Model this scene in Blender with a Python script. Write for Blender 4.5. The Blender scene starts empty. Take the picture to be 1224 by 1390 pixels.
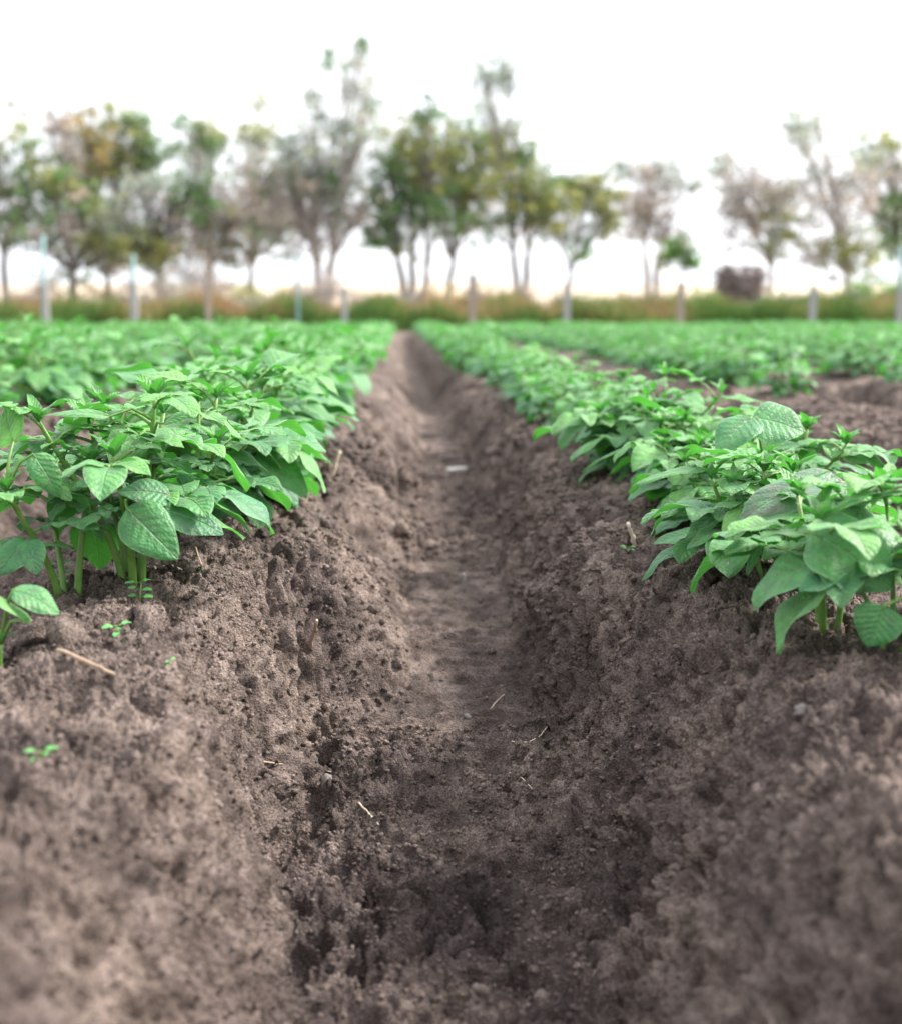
import bpy, math, random
import numpy as np
from mathutils import Vector, Matrix

SC = bpy.context.scene
COL = SC.collection
RAD = math.radians
PI = math.pi

# ------------------------------------------------------------------ camera
CAM = np.array([0.0, 0.0, 0.40])
F = 1800.0                       # focal length in pixels of the 1224 wide frame
PITCH = math.atan(310 / F)
YAW = math.atan(67 / F)
cd = bpy.data.cameras.new("camera")
cam = bpy.data.objects.new("camera", cd)
COL.objects.link(cam)
cam.location = CAM
cam.rotation_euler = (PI / 2 - PITCH, 0, -YAW)
cd.sensor_fit = 'HORIZONTAL'
cd.sensor_width = 36
cd.lens = 36 * F / 1224
cd.clip_start = 0.02
cd.clip_end = 6000
cd.dof.use_dof = True
cd.dof.focus_distance = 1.86
cd.dof.aperture_fstop = 3.9
cd.dof.aperture_blades = 0
SC.camera = cam
_R = np.array([math.cos(YAW), -math.sin(YAW), 0])
_F = np.array([math.sin(YAW) * math.cos(PITCH), math.cos(YAW) * math.cos(PITCH), -math.sin(PITCH)])
_U = np.cross(_R, _F)


def ray(px, py):
    return _F + (px - 612) / F * _R - (py - 695) / F * _U


def at(px, py, Y):
    """point seen at photo pixel (px,py) at ground distance Y"""
    r = ray(px, py)
    return CAM + r * (Y / r[1])


def on_level(px, py, z=0.0):
    r = ray(px, py)
    return CAM + r * ((z - CAM[2]) / r[2])


# ------------------------------------------------------------------ noise
_rs = np.random.RandomState(7)
_P = _rs.permutation(1024).astype(np.int32)
_G = _rs.uniform(0, 2 * PI, 1024)
_GX, _GY = np.cos(_G).astype(np.float32), np.sin(_G).astype(np.float32)
_RX, _RY, _RZ = [_rs.rand(1024).astype(np.float32) for _ in range(3)]


def _hash(ix, iy, seed=0):
    return _P[(_P[(ix + seed * 131) & 1023] + iy) & 1023]


def perlin(x, y, seed=0):
    fx, fy = np.floor(x), np.floor(y)
    ix, iy = fx.astype(np.int32), fy.astype(np.int32)
    dx, dy = (x - fx).astype(np.float32), (y - fy).astype(np.float32)
    ux = dx * dx * dx * (dx * (dx * 6 - 15) + 10)
    uy = dy * dy * dy * (dy * (dy * 6 - 15) + 10)

    def g(ox, oy):
        h = _hash(ix + ox, iy + oy, seed)
        return _GX[h] * (dx - ox) + _GY[h] * (dy - oy)
    a, b, c, d = g(0, 0), g(1, 0), g(0, 1), g(1, 1)
    return ((a + (b - a) * ux) * (1 - uy) + (c + (d - c) * ux) * uy) * 1.5


def lumps(x, y, seed=0, rmin=.35, rmax=.75):
    """height field of rounded lumps, one per cell, of random radius and height"""
    fx, fy = np.floor(x), np.floor(y)
    ix, iy = fx.astype(np.int32), fy.astype(np.int32)
    dx, dy = (x - fx).astype(np.float32), (y - fy).astype(np.float32)
    out = np.zeros(x.shape, np.float32)
    for ox in (-1, 0, 1):
        for oy in (-1, 0, 1):
            h = _hash(ix + ox, iy + oy, seed)
            r = rmin + (rmax - rmin) * _RZ[h]
            d2 = (dx - ox - _RX[h]) ** 2 + (dy - oy - _RY[h]) ** 2
            v = np.sqrt(np.clip(1 - d2 / (r * r), 0, 1)) * r
            np.maximum(out, v, out=out)
    return out


def sstep(a, b, x):
    t = np.clip((x - a) / (b - a), 0, 1)
    return t * t * (3 - 2 * t)


# ------------------------------------------------------------------ base shape of the ground
RX0 = 0.52
RIDGES = np.array([-30 + .0] + [-1.36 - .9 * k for k in range(26, 0, -1)] + [-1.36, -.36, .52, 1.62] + [1.62 + .9 * k for k in range(1, 27)] + [30.])
RIDGES = np.unique(RIDGES)
I0 = int(np.argmin(abs(RIDGES + .36)))
FIELD_END = 30.4


def slope_z(y):
    return -0.025 * (np.log1p(np.exp(np.clip((y - 3.2) / .8, -40, 40))) * .8) * (y < 31) + -0.695 * (y >= 31)


LIPS = [(-3, .2), (.2, .95), (.95, 1.45), (1.45, 1.95), (1.95, 2.37), (2.37, 2.85), (2.85, 3.5), (3.5, 4.7), (4.7, 5.8), (5.8, 7.2)]


def bend(x, y):
    c = np.interp(y, [.9, 1.85, 2.1, 3.4, 6.8, 11, 18, 30], [-.03, -.03, .025, .065, .09, .06, .02, 0])
    return c * np.exp(-((x - .1) / .42) ** 2)


def H0(x, y):
    x = np.asarray(x, float)
    y = np.asarray(y, float)
    wig = .045 * perlin(y * .9 + 3.3, x * .2, 1) + .020 * perlin(y * 2.6, x * .3 + 9, 2)
    ph = np.interp(x - bend(x, y) + wig, RIDGES, np.arange(len(RIDGES)))
    fr = ph - np.floor(ph)
    t = np.abs(2 * fr - 1)
    side = np.where(fr > .5, 7.3, 1.1)
    lob = perlin(y * 2.9 + side, np.floor(ph) * 3.1 + side, 3) * .30 + perlin(y * 8.3 + side, np.floor(ph) * 5.1 + t * 1.5, 4) * .09
    near_ = (1 - sstep(2.0, 2.5, y)) * (np.abs(x - .08) < .44)
    tt = t + lob * (1 - .65 * near_) * sstep(.12, .35, t)
    nr_ = 1 - sstep(1.90, 2.12, y + .04 * perlin(x * 9, y * 5, 6))
    fa_ = sstep(4, 8, y)
    lf_ = fr < .5
    a0 = np.where(lf_, .22 + .22 * nr_, .24 + .12 * nr_) - .10 * fa_
    b0 = np.where(lf_, .68 + .07 * nr_, .62 + .24 * nr_)
    s_ = np.clip((tt - a0) / (b0 - a0), 0, 1)
    s_ = .45 * (s_ ** 1.25) * (2.25 - 1.25 * s_) + .55 * s_ * s_ * (3 - 2 * s_)          # steep wall, rounded shoulder and foot
    f = s_ * (.222 + .035 * nr_) + .03 * sstep(.5, 1, t) - (.252 + .035 * nr_)
    ycr = y + .05 * perlin(x * 7, y * 4, 5)
    st = np.zeros_like(f)
    for a, b in LIPS:
        m = (ycr >= a) & (ycr < b)
        st = np.where(m, np.where(b == 1.95, .050, np.where(b < 1.5, .022, .066)) * (ycr - a) / (b - a) * (1 - sstep(b - .012, b, ycr)) * (b > 1) - .018, st)
    f = f + st * (1 - sstep(.25, .5, tt))
    m = 1 - sstep(FIELD_END - .5, FIELD_END + .5, y)
    return f * m + slope_z(y)


# ------------------------------------------------------------------ ground grid
def build_rows():
    ys = [-5, -4, -3, -2.2, -1.6, -1.1, -.7, -.4, -.15, .05, .2, .3, .38, .44, .48]
    y = .5
    while y < 62:
        ys.append(y)
        if y < 3.4:
            y += .0030
        else:
            y += .0030 * (y / 3.4) ** 2.1 if y < 31 else .5
    return np.array(ys)


YS = build_rows()
core = np.linspace(-.33, .42, 640)
g1 = .42 + .0012 * (1.045 ** np.arange(1, 118) - 1) / .045
g2 = -.33 - .0012 * (1.045 ** np.arange(1, 118) - 1) / .045
US = np.concatenate([g2[::-1], core, g1])
SY = np.sqrt(np.clip(YS, .0, None) ** 2 + .45 ** 2)
SY = np.where(YS < 0, .45, SY)
YG = np.repeat(YS[:, None], len(US), 1)
XG = US[None, :] * SY[:, None]
NR, NC = XG.shape
print("grid", NR, NC)
ZG = H0(XG, YG)
# arc length across the rows, so detail is not stretched on the steep banks
dx = np.diff(XG, axis=1)
dz = np.diff(ZG, axis=1)
seg = np.sqrt(dx * dx + dz * dz)
arc = np.concatenate([np.zeros((NR, 1)), np.cumsum(seg, 1)], 1)
c0 = int(np.argmin(abs(US - .04)))
arc = arc - arc[:, c0:c0 + 1] + XG[:, c0:c0 + 1]
# normals of the base shape
gx = np.gradient(ZG, axis=1) / np.maximum(np.gradient(XG, axis=1), 1e-6)
gy = np.gradient(ZG, axis=0) / np.gradient(YS)[:, None]
NX, NY, NZ = -gx, -gy * .5, np.ones_like(gx)
nl = np.sqrt(NX ** 2 + NY ** 2 + 1)
NX, NY, NZ = NX / nl, NY / nl, NZ / nl
sp = np.maximum(SY * .00117, np.gradient(YS) * .6)[:, None]        # local spacing


def fade(lam):
    return np.clip((lam / sp - 2.0) / 2.0, 0, 1)


wigg = .045 * perlin(YG * .9 + 3.3, XG * .2, 1) + .020 * perlin(YG * 2.6, XG * .3 + 9, 2)
phg = np.interp(XG - bend(XG, YG) + wigg, RIDGES, np.arange(len(RIDGES)))
tg = np.abs(2 * (phg - np.floor(phg)) - 1)
pm = .30 + .85 * sstep(-.2, .30, perlin(XG * 4.2, YG * 3.4, 80))
bank = sstep(.18, .34, tg)
rough = .12 + .88 * np.maximum(np.maximum(bank, 1 - .9 * sstep(1.85, 1.97, YG) * (1 - .4 * sstep(2.6, 3.2, YG))), .55 * sstep(.1, .4, perlin(XG * 4, YG * 2.3, 44)))
A, B = arc, YG
A = A + .012 * perlin(A * 17, B * 17, 30)
B = B + .012 * perlin(A * 17 + 5, B * 17, 31)
D = .015 * perlin(A * 3.7, B * 3.7, 10) * fade(.27) * rough
D += .010 * perlin(A * 8.5, B * 8.5, 11) * fade(.12) * rough
D += .009 * perlin(A * 19, B * 19, 12) * fade(.05) * rough
# pits and cracks
pit = perlin(A * 13, B * 11, 14)
D -= NZ ** 2 * .024 * sstep(.34, .58, pit) * fade(.07) * rough
pit2 = perlin(A * 31, B * 27, 15)
D -= (.4 + .6 * NZ) * .023 * pm * sstep(.24, .44, pit2) * fade(.03) * rough
pit3 = perlin(A * 62, B * 55, 47)
D -= .0125 * pm * sstep(.20, .42, pit3) * fade(.016) * rough
# clods in patches
cm = sstep(-.15, .35, perlin(A * 5, B * 5, 16))
D += .30 * lumps(A * 24, B * 24, 17) / 24 * cm * bank * fade(.04)
cm2 = .35 + .65 * sstep(-.3, .3, perlin(A * 9, B * 9, 18))
D += .65 * lumps(A * 58, B * 58, 19) / 58 * cm2 * rough * fade(.016)
D += 1.35 * (lumps(A * 120, B * 120, 20, .3, .6) - .3) / 120 * (.35 + .65 * rough) * fade(.008)
D += 1.4 * (lumps(A * 230, B * 230, 22, .3, .6) - .3) / 230 * (.6 + .4 * rough) * fade(.0045)
D += .0060 * perlin(A * 55, B * 55, 21) * rough * fade(.018)
# fine cross ripples pressed into the smooth furrow floor
rip = np.sin((YG + .012 * perlin(XG * 9, YG * 5, 23)) * 2 * PI / .027 + 3 * perlin(XG * 5, YG * 5, 24))
D += .0036 * rip * (1 - bank) * sstep(-.1, .25, perlin(XG * 4, YG * 2.7, 25)) * fade(.02)
infield = (1 - sstep(FIELD_END - .3, FIELD_END + .4, YG))
D = D * infield + .05 * perlin(XG * .4, YG * .4, 26) * (1 - infield)
XF, YF, ZF = XG + NX * D, YG + NY * D, ZG + NZ * D


def gz(x, y):
    j = int(np.clip(np.searchsorted(YS, y), 0, NR - 1))
    i = int(np.clip(np.searchsorted(US, x / SY[j]), 0, NC - 1))
    return float(ZF[j, i])


def mesh_from(name, V, Fq, mat, smooth=True, uv=None, tint=None, parent=None, quads=True, matidx=None):
    V = np.asarray(V, np.float32)
    Fq = np.asarray(Fq, np.int32)
    k = Fq.shape[1]
    me = bpy.data.meshes.new(name)
    me.vertices.add(len(V))
    me.vertices.foreach_set("co", V.ravel())
    me.loops.add(Fq.size)
    me.loops.foreach_set("vertex_index", Fq.ravel())
    me.polygons.add(len(Fq))
    me.polygons.foreach_set("loop_start", np.arange(0, Fq.size, k, dtype=np.int32))
    me.polygons.foreach_set("loop_total", np.full(len(Fq), k, np.int32))
    if smooth:
        me.polygons.foreach_set("use_smooth", np.ones(len(Fq), bool))
    for m in (mat if isinstance(mat, (list, tuple)) else [mat]):
        me.materials.append(m)
    if matidx is not None:
        me.polygons.foreach_set("material_index", np.asarray(matidx, np.int32))
    if uv is not None:
        l = me.uv_layers.new(name="UVMap")
        l.data.foreach_set("uv", np.asarray(uv, np.float32)[Fq.ravel()].ravel())
    if tint is not None:
        a = me.attributes.new("tint", 'FLOAT', 'POINT')
        a.data.foreach_set("value", np.asarray(tint, np.float32))
    me.update(calc_edges=True)
    me.validate()
    o = bpy.data.objects.new(name, me)
    COL.objects.link(o)
    if parent is not None:
        o.parent = parent
    return o


def tag(o, label=None, cat=None, group=None, kind=None):
    if label: o["label"] = label
    if cat: o["category"] = cat
    if group: o["group"] = group
    if kind: o["kind"] = kind
    return o


def empty(name, loc, rz=0.0):
    o = bpy.data.objects.new(name, None)
    o.empty_display_size = .05
    o.location = [float(c) for c in loc]
    o.rotation_euler = (0, 0, rz)
    COL.objects.link(o)
    return o


# ------------------------------------------------------------------ materials
def new_mat(name):
    m = bpy.data.materials.new(name)
    m.use_nodes = True
    nt = m.node_tree
    nt.nodes.clear()
    return m, nt


def N(nt, typ, **kw):
    n = nt.nodes.new(typ)
    for k, v in kw.items():
        if k.startswith("i_"):
            n.inputs[k[2:].replace("_", " ")].default_value = v
        else:
            setattr(n, k, v)
    return n


def ramp(nt, stops):
    r = nt.nodes.new("ShaderNodeValToRGB")
    el = r.color_ramp.elements
    while len(el) < len(stops):
        el.new(.5)
    for e, (p, c) in zip(el, stops):
        e.position = p
        e.color = (*c, 1)
    return r


def math_n(nt, op, a, b=None, c=None, clamp=False):
    n = nt.nodes.new("ShaderNodeMath")
    n.operation = op
    n.use_clamp = clamp
    for i, v in enumerate((a, b, c)):
        if v is None: continue
        if isinstance(v, (int, float)):
            n.inputs[i].default_value = v
        else:
            nt.links.new(v, n.inputs[i])
    return n.outputs[0]


def mixc(nt, fac, a, b, blend='MIX'):
    n = nt.nodes.new("ShaderNodeMix")
    n.data_type = 'RGBA'
    n.blend_type = blend
    for s, v in ((n.inputs[0], fac), (n.inputs[6], a), (n.inputs[7], b)):
        if isinstance(v, (int, float)):
            s.default_value = v
        elif isinstance(v, tuple):
            s.default_value = (*v, 1)
        else:
            nt.links.new(v, s)
    return n.outputs[2]


def noise_n(nt, vec, scale, detail=4, rough=.55):
    n = nt.nodes.new("ShaderNodeTexNoise")
    n.inputs["Scale"].default_value = scale
    n.inputs["Detail"].default_value = detail
    n.inputs["Roughness"].default_value = rough
    if vec is not None:
        nt.links.new(vec, n.inputs["Vector"])
    return n.outputs["Fac"]


def soil_material(name, k=1.0, bump=True):
    m, nt = new_mat(name)
    geo = N(nt, "ShaderNodeNewGeometry").outputs["Position"]
    big = noise_n(nt, geo, 7.0, 6, .6)
    mid = noise_n(nt, geo, 24, 5, .6)
    fine = noise_n(nt, geo, 300, 5, .72)
    r1 = ramp(nt, [(.32, (.096 * k, .073 * k, .063 * k)), (.5, (.192 * k, .149 * k, .129 * k)), (.68, (.296 * k, .234 * k, .208 * k))])
    nt.links.new(mid, r1.inputs[0])
    r2 = ramp(nt, [(.36, (.64, .63, .65)), (.5, (.97, .96, .96)), (.64, (1.28, 1.26, 1.23))])
    nt.links.new(big, r2.inputs[0])
    c = mixc(nt, 1.0, r1.outputs[0], r2.outputs[0], 'MULTIPLY')
    r3 = ramp(nt, [(.32, (.18, .19, .22)), (.5, (1, 1, 1)), (.68, (2.0, 1.95, 1.88))])
    nt.links.new(fine, r3.inputs[0])
    c = mixc(nt, .85, c, r3.outputs[0], 'MULTIPLY')
    shade_f = N(nt, "ShaderNodeAttribute", attribute_name="tint").outputs["Fac"]
    c = mixc(nt, shade_f, c, mixc(nt, 1.0, c, (.55, .54, .57), 'MULTIPLY'))  # painted furrow shade and mottling: tint mask darkens the soil colour
    b = N(nt, "ShaderNodeBsdfPrincipled")
    nt.links.new(c, b.inputs["Base Color"])
    b.inputs["Roughness"].default_value = .95
    b.inputs["Specular IOR Level"].default_value = .15
    if bump:
        v = nt.nodes.new("ShaderNodeTexVoronoi")
        v.inputs["Scale"].default_value = 330
        nt.links.new(geo, v.inputs["Vector"])
        h = math_n(nt, 'ADD', math_n(nt, 'MULTIPLY', fine, 1.2), math_n(nt, 'MULTIPLY', v.outputs["Distance"], -.9))
        bp = N(nt, "ShaderNodeBump")
        bp.inputs["Strength"].default_value = 1.0
        bp.inputs["Distance"].default_value = .003
        nt.links.new(h, bp.inputs["Height"])
        nt.links.new(bp.outputs[0], b.inputs["Normal"])
    o = N(nt, "ShaderNodeOutputMaterial")
    nt.links.new(b.outputs[0], o.inputs[0])
    return m


M_SOIL = soil_material("soil", .70)
M_CRUMB = soil_material("soil_crumb", .76)


def simple(name, stops, scale=30, rough=.8, bump=0, tint=None, transl=0.0, spec=.3, bscale=200, bdist=.001):
    m, nt = new_mat(name)
    tc = N(nt, "ShaderNodeTexCoord").outputs["Object"]
    n = noise_n(nt, tc, scale, 5, .6)
    r = ramp(nt, stops)
    nt.links.new(n, r.inputs[0])
    c = r.outputs[0]
    if tint:
        a = N(nt, "ShaderNodeAttribute", attribute_name="tint").outputs["Fac"]
        rt = ramp(nt, tint)
        nt.links.new(a, rt.inputs[0])
        c = mixc(nt, 1.0, c, rt.outputs[0], 'MULTIPLY')
    b = N(nt, "ShaderNodeBsdfPrincipled")
    nt.links.new(c, b.inputs["Base Color"])
    b.inputs["Roughness"].default_value = rough
    b.inputs["Specular IOR Level"].default_value = spec
    if bump:
        bn = noise_n(nt, tc, bscale, 4)
        bp = N(nt, "ShaderNodeBump")
        bp.inputs["Strength"].default_value = bump
        bp.inputs["Distance"].default_value = bdist
        nt.links.new(bn, bp.inputs["Height"])
        nt.links.new(bp.outputs[0], b.inputs["Normal"])
    s = b.outputs[0]
    if transl:
        t = N(nt, "ShaderNodeBsdfTranslucent")
        nt.links.new(c, t.inputs[0])
        mx = N(nt, "ShaderNodeMixShader")
        mx.inputs[0].default_value = transl
        nt.links.new(s, mx.inputs[1])
        nt.links.new(t.outputs[0], mx.inputs[2])
        s = mx.outputs[0]
    o = N(nt, "ShaderNodeOutputMaterial")
    nt.links.new(s, o.inputs[0])
    return m


def leaf_material(name, blemish=0.0, top=(.045, .20, .078), young=(.13, .36, .06), under=(.065, .27, .035), veins=True):
    m, nt = new_mat(name)
    uv = N(nt, "ShaderNodeUVMap", uv_map="UVMap").outputs[0]
    sx = N(nt, "ShaderNodeSeparateXYZ")
    nt.links.new(uv, sx.inputs[0])
    u, v = sx.outputs[0], sx.outputs[1]
    tint = N(nt, "ShaderNodeAttribute", attribute_name="tint").outputs["Fac"]
    au = math_n(nt, 'ABSOLUTE', math_n(nt, 'MULTIPLY_ADD', u, 2, -1))
    geo = N(nt, "ShaderNodeNewGeometry")
    pos = geo.outputs["Position"]
    nz = noise_n(nt, pos, 55, 4)
    c = mixc(nt, tint, top, young)
    rr = ramp(nt, [(.3, (.62, .70, .78)), (.7, (1.38, 1.22, 1.1))])
    nt.links.new(nz, rr.inputs[0])
    c = mixc(nt, 1.0, c, rr.outputs[0], 'MULTIPLY')
    bumpsrc = None
    if veins:
        mid = math_n(nt, 'SUBTRACT', 1, math_n(nt, 'MULTIPLY', au, 16), clamp=True)
        ph = math_n(nt, 'SUBTRACT', math_n(nt, 'MULTIPLY', v, 7.5), math_n(nt, 'MULTIPLY', math_n(nt, 'POWER', au, .8), 1.9))
        tri = math_n(nt, 'ABSOLUTE', math_n(nt, 'SUBTRACT', math_n(nt, 'FRACT', ph), .5))   # .5 at vein
        side = math_n(nt, 'MULTIPLY', math_n(nt, 'SUBTRACT', tri, .435), 14, clamp=True)
        side = math_n(nt, 'MULTIPLY', side, math_n(nt, 'SUBTRACT', 1.05, au, clamp=True))
        vein = math_n(nt, 'MAXIMUM', mid, math_n(nt, 'MULTIPLY', side, .55))
        c = mixc(nt, math_n(nt, 'MULTIPLY', vein, .55), c, (.17, .38, .14))
        edge = math_n(nt, 'MULTIPLY', math_n(nt, 'SUBTRACT', au, .91), 10, clamp=True)
        c = mixc(nt, math_n(nt, 'MULTIPLY', edge, .5), c, (.26, .48, .22))
        vor = nt.nodes.new("ShaderNodeTexVoronoi")
        vor.inputs["Scale"].default_value = 260
        nt.links.new(pos, vor.inputs["Vector"])
        pillow = math_n(nt, 'SUBTRACT', .5, tri)
        bumpsrc = math_n(nt, 'ADD', math_n(nt, 'MULTIPLY', pillow, .75), math_n(nt, 'MULTIPLY', vor.outputs["Distance"], -.55))
        bumpsrc = math_n(nt, 'SUBTRACT', bumpsrc, math_n(nt, 'MULTIPLY', mid, .8))
    if blemish:
        b1 = noise_n(nt, pos, 120, 3, .7)
        b2 = noise_n(nt, pos, 22, 2)
        f = math_n(nt, 'MULTIPLY', math_n(nt, 'MULTIPLY', math_n(nt, 'SUBTRACT', b1, .45), 9, clamp=True),
                   math_n(nt, 'MULTIPLY', math_n(nt, 'SUBTRACT', b2, .38), 7, clamp=True))
        c = mixc(nt, math_n(nt, 'MULTIPLY', f, blemish), c, (.13, .085, .085))
    cu = mixc(nt, .75, c, under)
    cc = mixc(nt, geo.outputs["Backfacing"], c, cu)
    b = N(nt, "ShaderNodeBsdfPrincipled")
    nt.links.new(cc, b.inputs["Base Color"])
    b.inputs["Roughness"].default_value = .52
    b.inputs["Specular IOR Level"].default_value = .55
    b.inputs["Sheen Weight"].default_value = .3
    b.inputs["Sheen Roughness"].default_value = .4
    b.inputs["Sheen Tint"].default_value = (.7, 1, .8, 1)
    if bumpsrc is not None:
        bp = N(nt, "ShaderNodeBump")
        bp.inputs["Strength"].default_value = .85
        bp.inputs["Distance"].default_value = .0022
        nt.links.new(bumpsrc, bp.inputs["Height"])
        nt.links.new(bp.outputs[0], b.inputs["Normal"])
    t = N(nt, "ShaderNodeBsdfTranslucent")
    tcol = mixc(nt, .5, cc, (.10, .50, .03))
    nt.links.new(tcol, t.inputs[0])
    mx = N(nt, "ShaderNodeMixShader")
    mx.inputs[0].default_value = .30
    nt.links.new(b.outputs[0], mx.inputs[1])
    nt.links.new(t.outputs[0], mx.inputs[2])
    o = N(nt, "ShaderNodeOutputMaterial")
    nt.links.new(mx.outputs[0], o.inputs[0])
    return m


M_LEAF = leaf_material("potato_leaf", .30)
M_LEAFB = leaf_material("blemished_leaf", .85, top=(.065, .17, .085), young=(.08, .19, .08))
M_LEAFW = leaf_material("weed_leaf", 0, top=(.09, .34, .10), young=(.14, .42, .10), veins=False)
M_STEM = simple("potato_stem", [(.3, (.08, .19, .03)), (.55, (.13, .26, .045)), (.75, (.20, .22, .08))], 60, .5, .4, spec=.5, transl=.1)

# ------------------------------------------------------------------ ground object
idx = np.arange(NR * NC, dtype=np.int32).reshape(NR, NC)
quads = np.stack([idx[:-1, :-1], idx[:-1, 1:], idx[1:, 1:], idx[1:, :-1]], -1).reshape(-1, 4)
M_MEADOW = simple("rough_meadow", [(.3, (.12, .13, .05)), (.5, (.22, .19, .09)), (.7, (.30, .23, .13))], .8, .95)
ymid = (YG[:-1, :-1] + .25 * perlin(XG[:-1, :-1] * .8, YG[:-1, :-1], 40) > FIELD_END + .5).astype(np.int32).ravel()
# shade painted into the near furrow's soil colour, mixed with ragged random patches
shade_mottle = perlin(XG * 5.5, YG * 2.6, 70) * .55 + perlin(XG * 17, YG * 13, 71) * .14 + .58 * np.exp(-((XG - .06) / .25) ** 2 - ((YG - 1.45) / .60) ** 2)
shade_mottle = sstep(.05, .62, shade_mottle)
ground = mesh_from("ground", np.stack([XF, YF, ZF], -1).reshape(-1, 3), quads, [M_SOIL, M_MEADOW], matidx=ymid, tint=shade_mottle.ravel())
tag(ground, kind="structure")
M_DRY = simple("dry_stubble", [(.3, (.34, .26, .18)), (.55, (.42, .33, .24)), (.75, (.48, .39, .30))], .05, .95)
ys2 = np.array([61.0, 80, 110, 160, 300, 800, 2500, 5000])
xs2 = np.linspace(-1, 1, 13)
V, Q = [], []
for j, y in enumerate(ys2):
    for i, x in enumerate(xs2):
        z = -.72 + (.25 * float(perlin(np.array([x * 5.3]), np.array([y * .01]), 41)[0]) if 1 < j < 5 else 0) - (.02 if j == 0 else 0)
        V.append((x * (60 + y * 1.3), y, z + .0))
for j in range(len(ys2) - 1):
    for i in range(12):
        a = j * 13 + i
        Q.append((a, a + 1, a + 14, a + 13))
tag(mesh_from("distant_field", V, Q, M_DRY), kind="structure")

# ------------------------------------------------------------------ crumbs of soil
import bmesh


def ico(sub):
    bm = bmesh.new()
    bmesh.ops.create_icosphere(bm, subdivisions=sub, radius=1)
    V = np.array([v.co[:] for v in bm.verts], np.float32)
    T = np.array([[v.index for v in f.verts] for f in bm.faces], np.int32)
    bm.free()
    return V, T


def crumbs(name, n, rlo, rhi, sub, seed, y0, y1, power=2.2, lump=.35, sink=.35, crest_only=False):
    rs = np.random.RandomState(seed)
    B0, T = ico(sub)
    j0, j1 = np.searchsorted(YS, y0), np.searchsorted(YS, y1)
    # probability per row ~ spread evenly in the picture
    jj = rs.randint(j0, j1, n * 2)
    ii = rs.randint(60, NC - 60, n * 2)
    keep = rs.rand(n * 2) < (.05 + .95 * (rough[jj, ii] > .5)) * (.35 + .65 * (perlin(XG[jj, ii] * 6, YG[jj, ii] * 6, 50) > 0))
    jj, ii = jj[keep][:n], ii[keep][:n]
    n = len(jj)
    r = rlo + (rhi - rlo) * rs.rand(n) ** power
    r *= np.clip(YG[jj, ii] / 1.8, .7, 2.5)
    S = np.stack([rs.uniform(.7, 1.3, n), rs.uniform(.7, 1.3, n), rs.uniform(.6, 1.0, n)], -1)
    q = rs.rand(n) * 2 * PI
    V = np.repeat(B0[None], n, 0) * (1 + lump * (rs.rand(n, len(B0), 1) - .5))
    V = V * S[:, None, :]
    c, s = np.cos(q)[:, None], np.sin(q)[:, None]
    X = V[..., 0] * c - V[..., 1] * s
    Y = V[..., 0] * s + V[..., 1] * c
    V = np.stack([X, Y, V[..., 2]], -1) * r[:, None, None]
    P = np.stack([XF[jj, ii], YF[jj, ii], ZF[jj, ii]], -1) + np.stack([NX[jj, ii], NY[jj, ii], NZ[jj, ii]], -1) * (r * sink)[:, None]
    V = V + P[:, None, :]
    T = (T[None] + (np.arange(n) * len(B0))[:, None, None]).reshape(-1, 3)
    o = mesh_from(name, V.reshape(-1, 3), T, M_CRUMB, smooth=sub > 1)
    return o


o = crumbs("soil_crumbs", 110000, .0011, .0050, 1, 3, .55, 5.5, 2.8, lump=.7, sink=.1)
tag(o, "fine crumbs of grey brown soil scattered over the furrow banks", "soil crumbs", kind="stuff")
o = crumbs("soil_clods", 1100, .005, .014, 2, 5, .55, 6.0, 2.6, lump=.55, sink=-.15)
tag(o, "larger rounded clods of grey brown soil lying on the ridges", "soil clods", kind="stuff")


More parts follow.
